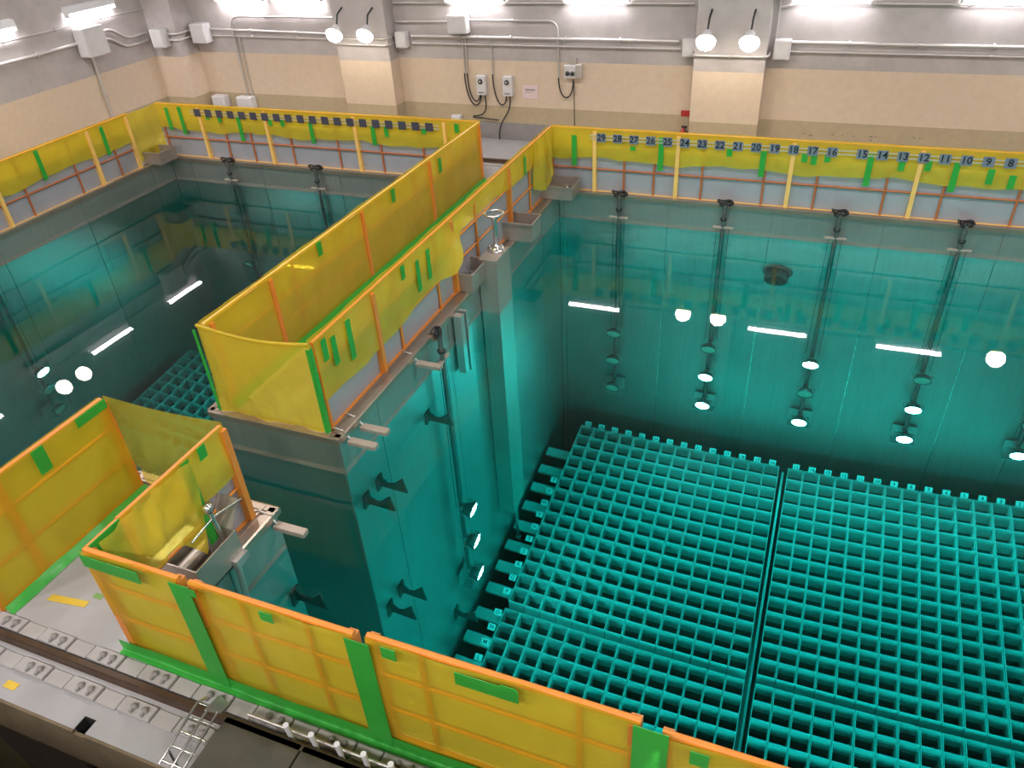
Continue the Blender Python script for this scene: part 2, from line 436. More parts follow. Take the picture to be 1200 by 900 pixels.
# water body
wt = tag(MB().box(XL-.008, XR+.008, YN-.008, YB+.008, ZF-.1, ZW).build('pool_water', 'water'), 'clear still teal water filling both pools', 'water', None, 'stuff')

# ------------------------------------------------------------------ fuel racks
P = .2824; XR0 = .737; YR0 = -.544; ZR = -7.95; GX = .149; GY = .1375
def cell_mesh():
    m = MB(); h = .1355; i = .123; k = .129; D = 3.9
    def ring(a, z): return [(-a, -a, z), (a, -a, z), (a, a, z), (-a, a, z)]
    vs = ring(h, -D)+ring(h, 0)+ring(i+.006, .004)+ring(k, -.30)+ring(k-.004, -.305)+ring(k-.004, -D)
    fs = []
    for r in range(5):
        for j in range(4):
            j2 = (j+1) % 4; fs.append((r*4+j, r*4+j2, r*4+4+j2, r*4+4+j))
    fs.append((20, 21, 22, 23))
    m._add(vs, fs)
    me = m.mesh('cell', 'rack_steel'); me.materials.append(MATS['cell_shade'])
    for p in me.polygons:
        if p.index >= 12: p.material_index = 1
    return me
CELL = cell_mesh()
TAGM = MB().box(-.062, .062, -.008, .008, 0, .105).mesh('tag_plate', 'tag_white')
TAGL = MB().box(-.012, .012, -.075, .075, 0, .12).mesh('tag_plate', 'tag_white')
BAR = MB().bbox(-.50, 0, -.10, .10, -.06, 0, .008).mesh('spacer_bar', 'rack_steel')
def rack(label, x0, y0, nx, ny, numbers=None, letters=None, bars=False, backbars=False):
    r = empty('fuel_rack', (x0, y0, ZR), label, 'rack', 'fuel racks on the bottom of the wide pool')
    for j in range(ny):
        for i in range(nx):
            link('cell', CELL, r, ((i+.5)*P, -(j+.5)*P, 0))
    if numbers:
        for i, n in enumerate(numbers):
            t = link('number_tag', TAGM, r, ((i+.5)*P, .022, -.035)); t.rotation_euler = (-.6, 0, 0)
            textobj('numeral', str(n), .085, 'tag_dark', t, (0, -.009, .052), (math.pi/2, 0, 0))
    if letters:
        for j, s in enumerate(letters):
            if not s: continue
            t = link('letter_tag', TAGM, r, (-.075, -(j+.5)*P-.04, .0)); t.rotation_euler = (-1.1, 0, 0)
            textobj('numeral', s, .09, 'tag_dark', t, (0, -.009, .052), (math.pi/2, 0, 0))
    if bars:
        t = bars[0]
        while t < ny*P-.1:
            link('spacer_bar', BAR, r, (-.01, -t, -.25)); t += bars[1]
    base = MB().box(.02, nx*P-.02, -ny*P+.02, -.02, -4.25, -3.92).build('base', 'rack_steel', r)
    return r
rack('fuel rack of square cells in the far half, beside the pier', XR0, YR0, 14, 15, range(29, 15, -1),
     ['', '', '', '', '', 'Y', 'X', 'W', 'V', 'U', 'T', 'S', 'R', 'Q', 'P'], (.70, .466))
rack('fuel rack of square cells in the far half, right of the dark gap', XR0+14*P+GX, YR0, 15, 15, range(15, 0, -1))
rack('fuel rack of square cells in the near half, beside the pier', XR0, YR0-15*P-GY, 14, 11, None,
     ['O', 'N', 'M', 'L', 'K', 'J', 'I', 'H', 'G', 'F', 'E'], (.10, .466))
rack('fuel rack of square cells in the near half, right of the dark gap', XR0+14*P+GX, YR0-15*P-GY, 15, 11)
# left pool rack, seen only past the end of the pier
rl = empty('fuel_rack', (-8.42, -1.45, ZR), 'green cell rack in the left pool, glimpsed beside the pier end', 'rack')
for j in range(9):
    for i in range(8):
        link('cell', CELL, rl, ((i+.5)*P, -(j+.5)*P, 0))
# rail in the gap between the racks
tag(MB().box(XR0+14*P+.055, XR0+14*P+GX-.055, YR0-26*P-GY, YR0, ZR-.5, ZR-.18).build('divider_strip', 'pipe_steel'),
    'narrow steel strip in the dark gap between the racks', 'strip')

# ------------------------------------------------------------------ underwater lamp poles
LAMP_HOUSING = None
def lamp_meshes():
    # local frame: lens faces -Y and a little down
    ax = Vector((0, -math.cos(.12), -math.sin(.12)))
    h = MB(); h.lathe([(.0, -.17), (.06, -.165), (.105, -.13), (.135, -.07), (.15, 0), (.143, .004), (.125, -.02), (0.0, -.03)], (0, -.18, 0), ax, 16)
    l = MB(); l.lathe([(.128, 0), (.09, .012), (.0, .018)], Vector((0, -.18, 0))+ax*-.012, ax, 16)
    y = MB(); y.tube([(-.16, -.13, .02), (-.16, -.02, .02), (.16, -.02, .02), (.16, -.13, .02)], .012, 6); y.box(-.05, .05, -.05, .03, -.04, .08)
    return (h.mesh('housing', 'lamp_grey'), l.mesh('lens', 'lens_lit'), l.mesh('lens_off', 'lens_off'), y.mesh('yoke', 'pipe_steel'))
HOUS, LENSON, LENSOFF, YOKE = lamp_meshes()
def coil_mesh():
    m = MB(); pts = []
    for i in range(70):
        t = i/70*2*math.pi*4.5
        pts.append((.10*math.cos(t)*(1+.3*math.sin(t*.37)), .06*math.sin(t*1.07)+.02*math.sin(t*.4), .035+.035*math.sin(t*.63)+.02*math.sin(t*2.3)))
    m.tube(pts, .011, 5)
    return m.mesh('cable_coil', 'cable_black')
COIL = coil_mesh()
def lamp_pole(loc, rotz, depths, lit, label, group='underwater lamp poles', ztop=.06, tilt=0.0):
    r = empty('underwater_lamp_pole', loc, label, 'lamp pole', group, (0, 0, rotz))
    MB().tube([(0, 0, ztop), (0, 0, depths[-1]-.25)], .034, 8).build('pole', 'pole_steel', r)
    MB().bbox(-.17, .17, -.03, .02, -.36, -.33, .006).build('cross_bar', 'arm_beige', r)
    MB().lathe([(.03, -.03), (.055, -.02), (.055, .02), (.03, .03)], (0, -.0, -.2), (0, 0, 1), 10).build('collar', 'lamp_black', r)
    MB().box(-.09, .09, .0, .17, -.005, .02).box(-.02, .02, -.03, .17, .02, .05).build('clamp', 'coping_steel', r)
    link('cable_coil', COIL, r, (0, .03, .04))
    for s in (-1, 1):
        MB().tube([(s*.10, 0, -.34), (s*.11, .02, depths[0]+.1)], .004, 5).build('cable', 'cable_black', r)
    for z, on in zip(depths, lit):
        h = link('lamp_housing', HOUS, r, (0, -.03, z))
        link('lens', LENSON if on else LENSOFF, h)
        link('yoke', YOKE, h)
    z = depths[-1]
    MB().box(-.2, .2, .06, .075, z-.28, z+.12).box(-.2, .2, -.1, .075, z-.29, z-.275).build('back_plate', 'pipe_steel', r)
    return r
D = (-4.72, -5.72, -6.72)
FY = YB-.12
for x, lit, lab in ((1.30, (0, 0, 0), 'pole with three unlit underwater lamps, nearest the pier on the far wall'),
                    (3.10, (0, 1, 1), 'far wall lamp pole with its two lower lamps lit, left of the round inlet'),
                    (4.88, (1, 0, 1), 'far wall lamp pole with top and bottom lamps lit, right of the round inlet'),
                    (6.66, (0, 1, 1), 'pole on the far wall with its two lower lamps lit, second from the right edge'),
                    (8.42, (0, 0, 1), 'pole on the far wall at the right edge with only its bottom lamp lit')):
    lamp_pole((x, FY, 0), 0, D, lit, lab)
lamp_pole((XP+.14, -5.2, 0), math.pi/2, (-4.5, -5.45, -6.45), (1, 1, 1), 'lamp pole with three lit lamps hanging on the right face of the pier')
for x in (3.1, 4.88, 6.66, 8.42):  # unseen poles added to light the far wall and racks
    lamp_pole((x, YN+.12, 0), math.pi, (-3.6, -4.8, -6.0), (0, x > 4, 1), 'unseen lamp pole added on the near wall, hidden below the front fence', 'added near wall lamp poles')
for x, lab in ((-7.13, 'lamp pole on the far wall of the left pool near the corner'), (-4.95, 'lamp pole in the middle of the left pool far wall'),
               (-2.78, 'lamp pole on the left pool far wall by the pier fence')):
    lamp_pole((x, FY, 0), 0, D, (0, 0, x > -6), lab)
lamp_pole((XL+.12, -4.8, 0), math.pi/2, (-4.9, -5.6, -6.4), (1, 0, 0), 'lamp pole on the left wall of the left pool with a lit top lamp')
for x in (-7.2, -4.9):  # poles out of view, put in to light the left pool
    lamp_pole((x, YN+.12, 0), math.pi, D, (0, x < -6, 0), 'unseen lamp pole added on the near wall of the left pool, outside the picture', 'added near wall lamp poles of the left pool')
# inlet, hooks, pipes on the pool walls
iv = empty('round_inlet', (4.08, YB, -1.86), 'dark round inlet pipe on the far pool wall', 'inlet')
MB().lathe([(.20, 0), (.20, -.32), (.17, -.32), (.165, -.02), (0, -.02)], (0, 0, 0), (0, 1, 0), 20).build('pipe_mouth', 'dark_hook', iv)
MB().lathe([(.25, 0), (.25, -.03), (.20, -.03)], (0, 0, 0), (0, 1, 0), 20).build('flange', 'dark_hook', iv)
HP = [(0, -.13), (0, .10), (.03, .10), (.08, .04), (.14, -.02), (.20, .0), (.32, .17), (.34, .17), (.38, -.15)]
for y, z, lab in ((-7.17, -1.42, 'dark notched hook bracket nearest the pier end'), (-6.86, -1.42, 'dark notched hook bracket second from the pier end'),
                  (-5.55, -1.42, 'dark notched hook bracket beside the lit lamp pole'), (-8.62, -1.42, 'dark notched hook bracket on the short pier'),
                  (-7.17, -4.3, 'upper of the two deep hook brackets near the pier end'), (-6.86, -4.3, 'second deep hook bracket near the pier end'),
                  (-5.55, -7.3, 'deepest hook bracket under the lit lamp pole')):
    t = empty('hook_bracket', (XP, y, z), lab, 'hook', 'hook brackets on the pier')
    MB().prism(HP, (0, -.012, 0), (1, 0, 0), (0, 0, 1), (0, .024, 0)).build('hook_plate', 'dark_hook', t)
    MB().box(0, .02, -.07, .07, -.2, .1).build('wall_plate', 'dark_hook', t)
for y0, lab in ((-7.02, 'grey beige arm on the pier edge, second from the pier end'), (-7.28, 'grey beige arm on the pier edge nearest the end'),
                (-5.68, 'grey beige arm on the pier edge beside the lamp pole'), (-8.62, 'grey beige arm on the edge of the short pier')):
    t = empty('bracket_arm', (XP, y0, -.08), lab, 'bracket', 'bracket arms on the pier edge')
    MB().bbox(.03, .38, -.045, .045, -.05, 0, .008).build('arm', 'arm_beige', t)
    MB().tube([(-.14, 0, .12), (-.02, 0, .10), (.06, 0, .0)], .012, 6).build('pin', 'pipe_steel', t)
tag(MB().tube([(.33, -3.24, .1), (.33, -3.24, -8.45)], .032, 8).lathe([(.06, 0), (.06, .06), (.03, .08)], (.33, -3.24, -8.45), (0, 0, 1), 10).build('drain_pipe', 'pipe_steel'),
    'long thin pipe running down the pier face to the rack', 'pipe')
tag(MB().box(.19, .30, -4.58, -4.47, -1.35, -.05).box(.19, .30, -4.40, -4.36, -1.45, -.05).build('square_duct', 'pipe_steel'), 'pair of square ducts dipping into the water by the open box', 'duct')

# ------------------------------------------------------------------ steel boxes and valve on the pier
def open_box(loc, sx, sy, h, label, wires=True):
    t = empty('steel_box', loc, label, 'box')
    th = .012
    MB().box(0, sx, 0, sy, 0, th).box(0, sx, 0, th, th, h).box(0, sx, sy-th, sy, th, h).box(0, th, th, sy-th, th, h).box(sx-th, sx, th, sy-th, th, h).build('tray', 'box_steel', t)
    m = MB(); s = .0
    m.box(-.015, sx+.015, -.015, .0, h-.03, h).box(-.015, sx+.015, sy, sy+.015, h-.03, h).box(-.015, 0, 0, sy, h-.03, h).box(sx, sx+.015, 0, sy, h-.03, h)
    m.build('rim', 'box_steel', t)
    MB().box(.05, .12, .08, sy-.08, .012, .08).build('bracket', 'lamp_black', t)
    if wires:
        MB().tube([(.1, sy*.5, .12), (sx*.6, sy*.55, .16), (sx*.75, sy*.5, .15)], .016, 6).lathe([(.05, -.02), (.06, 0), (.05, .02)], (sx*.78, sy*.5, .15), (0, 0, 1), 12).build('lever', 'bright_steel', t)
    return t
open_box((-.32, -4.02, .03), .57, .56, .27, 'open stainless box nearest the pier end, left of the handwheel valve')
open_box((-.26, -2.25, .03), .74, .42, .30, 'open stainless box behind the handwheel valve on the pier')
open_box((-.20, -.46, .03), .76, .52, .24, 'open stainless box in the corner where the pier meets the far fence')
open_box((-8.95, -.55, .03), .5, .5, .26, 'steel box under the sheet in the far left corner')
v = empty('handwheel_valve', (.31, -3.36, 0), 'handwheel valve on a stainless square column beside the pier', 'valve')
MB().box(-.14, .14, -.25, .25, -7.0, .34).build('column', 'box_steel', v)
MB().lathe([(.13, .34), (.13, .38), (.06, .38), (.05, .44), (.035, .46), (.035, .80), (.05, .82), (.05, .86), (.0, .86)], (0, .1, 0), (0, 0, 1), 16).build('spindle', 'bright_steel', v)
m = MB(); m.tube([(.13*math.cos(t), .1+.13*math.sin(t), .90) for t in [i*math.pi/10 for i in range(21)]], .016, 6)
for k in range(3):
    a = k*2*math.pi/3; m.tube([(0, .1, .86), (.13*math.cos(a), .1+.13*math.sin(a), .90)], .012, 5)
m.build('handwheel', 'bright_steel', v)
for k in range(6):
    a = k*math.pi/3
    MB().lathe([(.0, .03), (.022, .03), (.022, 0)], (.1*math.cos(a), .1+.1*math.sin(a), .38), (0, 0, 1), 6).build('bolt', 'bright_steel', v)
# frame of loose steel at the spur
sb = empty('gate_box', (-.38, -9.62, .02), 'brown steel box with a hinged lid and tee handle on the short pier', 'box')
MB().box(0, .62, 0, .012, 0, .3).box(0, .62, .50, .512, 0, .3).box(0, .012, .012, .50, 0, .3).box(.608, .62, .012, .50, 0, .3).box(0, .62, 0, .5, 0, .012).build('body', 'box_steel', sb)
MB().box(.10, .20, .05, .46, .012, .25).build('inner_channel', 'pipe_steel', sb)
MB().tube([(.30, .05, .1), (.30, .45, .1)], .06, 10).build('roller', 'box_steel', sb)
MB().prism([(0, 0), (.56, 0), (.56, .012), (0, .012)], (.03, .5, .3), (1, 0, 0), (0, .45, .89), (0, .16, .22)).build('lid', 'box_steel', sb)
th = empty('tee_handle', (.17, -9.18, .02), 'bright tee handle valve stem leaning over the short pier edge', 'valve')
MB().tube([(0, 0, .0), (-.05, -.02, .58)], .02, 8).lathe([(.0, .05), (.045, .04), (.045, -.03), (0, -.04)], (-.055, -.02, .60), (0, 0, 1), 10).build('stem', 'bright_steel', th)
MB().tube([(-.03, -.30, .48), (-.04, 0, .50), (.05, .26, .50)], .011, 6).build('cross_handle', 'bright_steel', th)
MB().box(-.02, .12, -.08, .08, -.02, .06).build('foot', 'pipe_steel', th)
MB().tube([(.06, -.02, .05), (.10, -.10, -.5), (.14, -.2, -2.6)], .03, 8).build('dip_pipe', 'pipe_steel', th)

# ------------------------------------------------------------------ fences
H = 1.10
def frame(a, d, n):
    """returns fn(u, t, z): metres along, metres out along n, height"""
    a = Vector((*a, 0)); d = Vector((*d, 0)); n = Vector((*n, 0))
    return lambda u, t, z: a+d*u+n*t+Vector((0, 0, z))
def obox(m, F, u0, u1, t0, t1, z0, z1):
    c = [F(u, t, z) for z in (z0, z1) for t in (t0, t1) for u in (u0, u1)]
    m._add(c, [(0, 2, 3, 1), (4, 5, 7, 6), (0, 1, 5, 4), (2, 6, 7, 3), (0, 4, 6, 2), (1, 3, 7, 5)])
    return m
def fence(label, a, d, n, L, thick, thin, group=None, rails=(.42, .76), flap=None, inner=True, tapes=(), tapes_in=(), postmat='post_gold', uprmat='tube_rust', railmat='rail_orange',
          bottom_tape=False, panel=True, flapfn=None, zoff=0.0, seed=0, midmat=None, innert=-.045, panel_range=None, foot=True, joint=(), hemfn=None, panelt=-.023, paneltop=.78, panelmat='panel_grey', sheetmat='yellow_vinyl'):
    """n points to the pool side (or to the side the thick posts show on)"""
    F0 = frame(a, d, n); F = (lambda u, t, z: F0(u, t, z+zoff))
    r = empty('guard_fence', F0(L/2, 0, 0), label, 'fence', group)
    O = r.location.copy()
    G = lambda u, t, z: F(u, t, z)-O
    for u in thick:
        obox(MB(), G, u-.032, u+.032, -.035, .05, .0, H-.02).build('post', postmat, r)
    for u in thin:
        MB().tube([G(u, 0, 0), G(u, 0, H)], .018, 8).build('upright', uprmat, r)
    MB().tube([G(0, 0, H), G(L, 0, H)], .024, 8).build('top_rail', railmat, r)
    for z in rails:
        MB().tube([G(0, 0, z), G(L, 0, z)], .016, 6).build('mid_rail', midmat or uprmat, r)
    obox(MB(), G, 0, L, -.02, .02, 0, .03).build('bottom_rail', 'post_gold' if railmat == 'rail_orange' and postmat == 'post_gold' else railmat, r)
    if panel:
        p0, p1 = panel_range or (0, L)
        e = sorted([p0]+[u for u in thick if p0 < u < p1]+[p1])
        for u0, u1 in zip(e, e[1:]):
            if u1-u0 > .05: obox(MB(), G, u0+.004, u1-.004, panelt-.003, panelt+.003, .03, paneltop).build('infill_panel', panelmat, r)
    if inner:   # full sheet on the walkway side
        nu = max(8, int(L/.09))
        s = MB().grid(lambda p, q: G(p*L, innert-.010*wob(p*L*1.3, q*1.2, seed)-.012*math.sin(q*3.1)*(1+math.sin(p*L*2.3)), H+.028-q*(H+.02)), nu, 10).build('inner_sheet', sheetmat, r)
    if flap:    # short skirt folded over the rail on the pool side
        nu = max(8, int(L/.06))
        ff = flapfn or (lambda u: 0)
        def fn(p, q):
            u = p*L; hem = (hemfn(u) if hemfn else flap)+.045*wob(u*.9, 1.3, seed+2)*.6
            z = H+.026-q*(H+.026-hem)
            return G(u, .024+.006*q*(1+wob(u*1.6, q*2.0, seed+4)*.7)+.004*q*wob(u*6, q*5, seed)+ff(u)*q*q, z-ff(u)*.15*q)
        fo = MB().grid(fn, nu, 8).build('folded_flap', 'yellow_vinyl', r)
    for (u, z0, z1) in tapes:
        obox(MB(), G, u-.045, u+.045, .047, .051, z0, z1).build('tape_strip', 'green_tape', r)
    for (u, z0, z1) in tapes_in:
        obox(MB(), G, u-.05, u+.05, innert-.035, innert-.031, z0, z1).build('tape_strip', 'green_tape', r)
    for (u0, u1, z0, z1) in joint:
        obox(MB(), G, u0, u1, innert-.036, innert-.032, z0, z1).build('joint_tape', 'green_tape', r)
    if bottom_tape:
        nu = max(6, int(L/.15))
        MB().grid(lambda p, q: G(-.06+p*(L+.12), innert-.032-max(0, q-.45)*.09-.002*wob(p*L*2, q, seed), (max(0, .45-q)*.26)+.012+.006*abs(wob(p*L*3, q*3, 1))-zoff), nu, 8).build('floor_tape', 'green_tape', r)
    return r, G
YFN = .126
# --- far fence of the wide pool (u = x)
TAPE_FR = [(.437, .478, 1.0), (1.472, .80, .87), (1.95, .487, 1.05), (3.06, .81, .93), (3.59, .513, .93), (4.21, .795, .93), (4.35, .764, .91), (4.545, .82, .95), (5.16, .489, .99), (5.60, .764, .96), (5.96, .79, .94), (6.34, .495, .94), (6.80, .65, .88), (7.09, .60, .81), (8.0, .5, .95)]
fr, G = fence('orange rail fence with number plates along the far edge of the wide pool', (0, YFN), (1, 0), (0, -1), 9.6,
              (.80, 2.228, 4.036, 5.853, 7.67, 9.5), (.03, 1.32, 1.841, 2.649, 3.643, 4.447, 5.456, 6.253, 7.249, 8.08, 9.09), flap=.60, tapes=TAPE_FR, seed=1, rails=(.42,))
# plates with numerals on a pale strip
def plates(r, G, us, nums, z=.985, mat='tag_grey'):
    for u0, u1 in ((us[0]-.2, us[-1]+.2),):
        obox(MB(), G, u0, u1, .053, .059, z-.035, z-.015).build('plate_rail', 'tag_strip', r)
        obox(MB(), G, u0, u1, .053, .059, z+.02, z+.04).build('plate_rail', 'tag_strip', r)
    base = G(0, 0, 0)
    for u, n in zip(us, nums):
        t = obox(MB(), lambda a, b, c: G(a, b, c)-G(u, 0, z), u-.078, u+.078, .060, .067, z-.075, z+.075).build('number_plate', mat, r, G(u, 0, z))
        if n is not None:
            textobj('numeral', str(n), .15, 'ink_black', t, (0, -.069, 0), (math.pi/2, 0, 0))
FRX = [XR0+P*(29.5-n)+.045+(GX if n <= 15 else 0) for n in range(29, 0, -1)]
plates(fr, G, FRX, list(range(29, 0, -1)))
# --- far fence of the left pool (u from x=-8.83)
X0 = -8.83
TAPE_FL = [(-8.52, .577, 1.05), (-8.17, .506, 1.08), (-7.47, .85, .97), (-7.17, .81, .99), (-6.69, .455, .96), (-5.62, .81, .95), (-5.91, .81, .93), (-4.96, .512, .93), (-3.56, .568, .93), (-3.27, .75, .94), (-2.47, .845, .956), (-1.79, .91, 1.07)]
flf, G = fence('orange rail fence with dark plates along the far edge of the left pool', (X0, YFN), (1, 0), (0, -1), -1.365-X0,
               tuple(x-X0 for x in (-7.688, -6.041, -3.964, -2.05)), tuple(x-X0 for x in (-8.75, -7.15, -6.513, -5.535, -4.437, -3.461, -2.55, -1.42)), flap=.60,
               tapes=[(u-X0, a, b) for u, a, b in TAPE_FL], seed=3, rails=(.42,))
plates(flf, G, [-7.695+.2818*i-X0 for i in range(20)], [None]*20, mat='tag_dark')
# --- left fence of the left pool (u along -y from y=-.76)
fence('orange rail fence along the left edge of the left pool', (-8.83, -.70), (0, -1), (1, 0), 9.4, tuple(t-.70 for t in (.763, 1.775, 3.925, 6.07, 8.2)),
      tuple(t-.70 for t in (1.25, 2.262, 3.409, 4.4, 5.6, 6.6, 7.7)), flap=.58, seed=5, rails=(.42,), tapes=[(2.96-.70, .55, 1.09), (1.43-.70, .52, 1.07), (4.9-.7, .55, 1.07)])
# --- fences on the pier
fence('yellow sheeted fence along the left edge of the pier', (-1.365, -7.29), (0, 1), (1, 0), 7.29+.126, tuple(7.29+y for y in (-7.2, -6.157, -4.05, -1.95, .05)),
      tuple(7.29+y for y in (-5.68, -4.57, -3.556, -2.4, -1.2, -.5)), flap=None, inner=True, seed=7, rails=(.42, .74), postmat='rail_orange', uprmat='rail_orange', railmat='post_gold',
      panel=True)
cl_in = empty('plastic_sheet', (-1.365, -3.6, 0), 'tall yellow plastic sheet lining the inside of the left pier fence', 'sheet')
MB().grid(lambda p, q: Vector((.030+.006*wob(p*6, q*1.5, 3)+.006*math.sin(q*3.14)*wob(p*2.2, .3, 1), -3.69+p*7.38, H+.03-q*(H+.02))), 90, 10).build('sheet', 'yellow_vinyl', cl_in)
for y, z0, z1 in ((-5.15, .93, 1.12), (-1.63, .80, 1.04), (-3.2, .9, 1.1)):
    MB().box(.055, .059, y+3.6-.05, y+3.6+.05, z0, z1).build('tape_strip', 'green_tape', cl_in)
MB().grid(lambda p, q: Vector((.060+.06*q+.004*wob(p*9, q, 2), -3.69+p*7.38, .11*(1-q)**1.4+.01)), 40, 3).build('floor_tape', 'green_tape', cl_in)
def bulge(u):
    y = u-7.29
    return .20*math.exp(-((y+4.22)/.26)**2)
def pier_hem(u):
    y = u-7.29; sm = lambda a, b, x: max(0, min(1, (x-a)/(b-a)))
    h = .36+.10*sm(-6.5, -4.5, y)
    h += .34*sm(-4.35, -4.0, y)+.21*sm(-4.0, -3.6, y)-.25*sm(-2.65, -2.4, y)+.02*sm(-1.2, -.8, y)
    return h
fence('orange rail fence with short yellow skirt along the right edge of the pier', (0, -7.29), (0, 1), (1, 0), 7.29+.126, tuple(7.29+y for y in (-6.135, -4.05, -1.958)),
      tuple(7.29+y for y in (-7.26, -5.605, -4.537, -3.215, -1.009, -.087)), flap=.42, seed=9, rails=(.42, .76), postmat='rail_orange', uprmat='rail_orange', innert=-.05,
      tapes=[(7.29+y, a, b) for y, a, b in ((-7.16, .83, 1.09), (-7.0, .685, 1.03), (-6.70, .57, 1.06), (-5.45, .92, 1.1), (-5.09, .58, 1.0), (-4.8, .61, 1.02), (-1.3, .75, 1.05))], flapfn=bulge, hemfn=pier_hem)
tag(MB().bbox(-1.25, -1.17, -7.1, -3.6, 0, .05, .01).build('edge_strip', 'tag_strip'), 'cream strip along the foot of the sheet lining the left pier fence', 'strip')
# conduits along the pier walkway
for k, (x, r_) in enumerate(((-.20, .022), (-.26, .018), (-.32, .022))):
    tag(MB().tube([(x, -5.9+k*.3, .05), (x, -1.2, .05)], r_, 6).build('floor_conduit', 'conduit_white'), ('outer', 'middle', 'inner')[k]+' thin pale conduit on the pier walkway floor beside the right fence', 'conduit', 'conduits on the pier walkway')
tag(MB().bbox(-.75, -.35, -2.55, -2.15, 0, .32, .015).build('junction_box', 'box_white'), 'pale box standing on the pier walkway', 'box')
# pier end sheet and corner tape
pe = empty('plastic_sheet', (-.68, -7.33, 0), 'yellow plastic sheet closing the end of the pier walkway', 'sheet')
def pef(p, q):
    x = -.70+p*1.40; sag = .07*math.sin(p*math.pi)*(1-q)
    return Vector((x, -.03-.02*q-.03*math.sin(q*3)*math.sin(p*3.14)+.016*q*wob(p*4, q*2, 2), (H-sag)*(1-q)+.035))
MB().grid(pef, 40, 14).build('sheet', 'yellow_vinyl', pe)
MB().tube([pef(i/16, 0) for i in range(17)], .02, 6).build('rolled_hem', 'yellow_vinyl', pe)
MB().box(.685, .725, -.075, -.071, .05, 1.1).box(.725, .729, -.071, -.02, .05, 1.1).build('tape_strip', 'green_tape', pe)
MB().box(-.73, -.69, -.075, -.071, .05, 1.1).build('tape_strip', 'green_tape', pe)
# spur fences
fence('yellow sheeted fence along the left edge of the short pier', (-1.365, -8.70), (0, -1), (-1, 0), 1.6, (0, 1.15, 1.58), (), inner=False, flap=.6, panelt=.024, panelmat='box_white', seed=11, rails=(.38, .78), postmat='rail_orange', uprmat='rail_orange', midmat='rail_orange')
sl = empty('plastic_sheet', (-1.365, -9.5, 0), 'yellow plastic sheet lining the inside of the left fence on the short pier', 'sheet')
MB().grid(lambda p, q: Vector((.046+.005*wob(p*3, q*1.5, 5), .80-p*1.6, H+.03-q*(H+.02))), 30, 10).build('sheet', 'tight_vinyl', sl)
for z in (.38, .78): pass
MB().box(.066, .070, -.02, .10, .88, 1.13).build('tape_strip', 'green_tape', sl)
MB().box(.066, .070, .45, .79, 1.04, 1.135).build('tape_strip', 'green_tape', sl)
MB().grid(lambda p, q: Vector((.070+.07*q+.004*wob(p*4, q, 2), .82-p*1.62, .06*(1-q)**1.4+.01)), 20, 3).build('floor_tape', 'green_tape', sl)
se = empty('plastic_sheet', (-.68, -8.69, 0), 'clear yellow plastic sheet sagging across the end of the short pier', 'sheet')
def sef(p, q):
    x = -.68+p*1.36; sag = .03*math.sin(p*math.pi)*(1-q)
    return Vector((x, .02-.05*math.sin(q*3.1)*math.sin(p*3.14)+.05*q*wob(p*2.2+q*2, q*3-p*3, 4), (H-sag)*(1-q)+.03))
MB().grid(sef, 36, 14).build('sheet', 'clear_vinyl', se)
fence('short fence with green taped corner along the right edge of the short pier', (0, -8.70), (0, -1), (1, 0), 1.18, (.01, 1.16), (), inner=False, flap=.62, seed=13, rails=(.42,), postmat='rail_orange', uprmat='rail_orange',
      panel_range=(0, .52), tapes=[(.50, .2, 1.12), (.30, 1.0, 1.13)])
ss = empty('plastic_sheet', (0, -9.5, 0), 'loose yellow sheet hanging in folds over the box on the short pier', 'sheet')
def ssf(p, q):
    w_ = 1-.72*q*(.35+.65*p)
    y = .40-(p*1.02)*1.0
    return Vector((.05+.10*q*math.sin(p*3.1)+.03*wob(p*3, q*2, 6), y*(1-.25*q)-.12*q, (H+.02)-q*(.95-.45*math.sin(p*3.1))))
MB().grid(ssf, 30, 14).build('sheet', 'yellow_vinyl', ss)
# near fence modules: sheeted on the camera side
NF = dict(d=(1, 0), n=(0, 1), rails=(.36, .74), bottom_tape=True, postmat='rail_orange', uprmat='rail_orange', railmat='rail_orange', midmat='rail_orange', innert=-.032, panelt=.026, paneltop=H-.03, panelmat='box_white', sheetmat='tight_vinyl')
NG = 'front fence modules'
def near(label, x0, x1, thin, zoff, tapes_in, joint, seed):
    return fence(label, (x0, -10.19), L=x1-x0, thick=(.03, x1-x0-.03), thin=[t-x0 for t in thin], zoff=zoff, group=NG, tapes_in=[(u-x0, a, b) for u, a, b in tapes_in], joint=[(a-x0, b-x0, c, e) for a, b, c, e in joint], seed=seed, **NF)
near('short front fence module at the left end beside the deck gap', 0.0, .86, (), 0, (), ((.02, .55, 1.0, 1.12), (.83, 1.0, 0.0, 1.135)), 21)
near('front fence module between the two left green joints', .95, 2.24, (1.36, 1.87), 0, ((1.0, 1.05, 1.12), (1.62, 1.04, 1.13)), ((2.21, 2.385, 0, 1.135),), 23)
near('long front fence module in the middle below the racks', 2.34, 4.05, (2.70, 3.70), .03, ((2.52, 1.03, 1.13), (3.3, 1.0, 1.13)), ((2.96, 3.36, 1.0, 1.115), (4.02, 4.215, 0, 1.15)), 25)
near('front fence module at the right, running out of the picture', 4.17, 5.9, (4.66, 5.5), -.01, ((4.38, 1.0, 1.12), (4.72, 1.0, 1.12)), ((5.87, 6.04, 0, 1.135),), 27)
near('front fence module beyond the right edge of the picture', 6.0, 7.7, (6.4, 7.3), 0, (), (), 29)
rt = empty('fence_return', (0, -10.03, 0), 'short taped fence return at the corner of the front fence', 'fence')
MB().tube([(0, -.15, 1.09), (0, .15, 1.09)], .024, 8).build('top_rail', 'rail_orange', rt)
MB().box(-.012, -.006, -.15, .15, .1, 1.08).build('infill_panel', 'panel_grey', rt)
MB().box(.02, .026, -.14, .15, .35, 1.12).build('tape_strip', 'green_tape', rt)
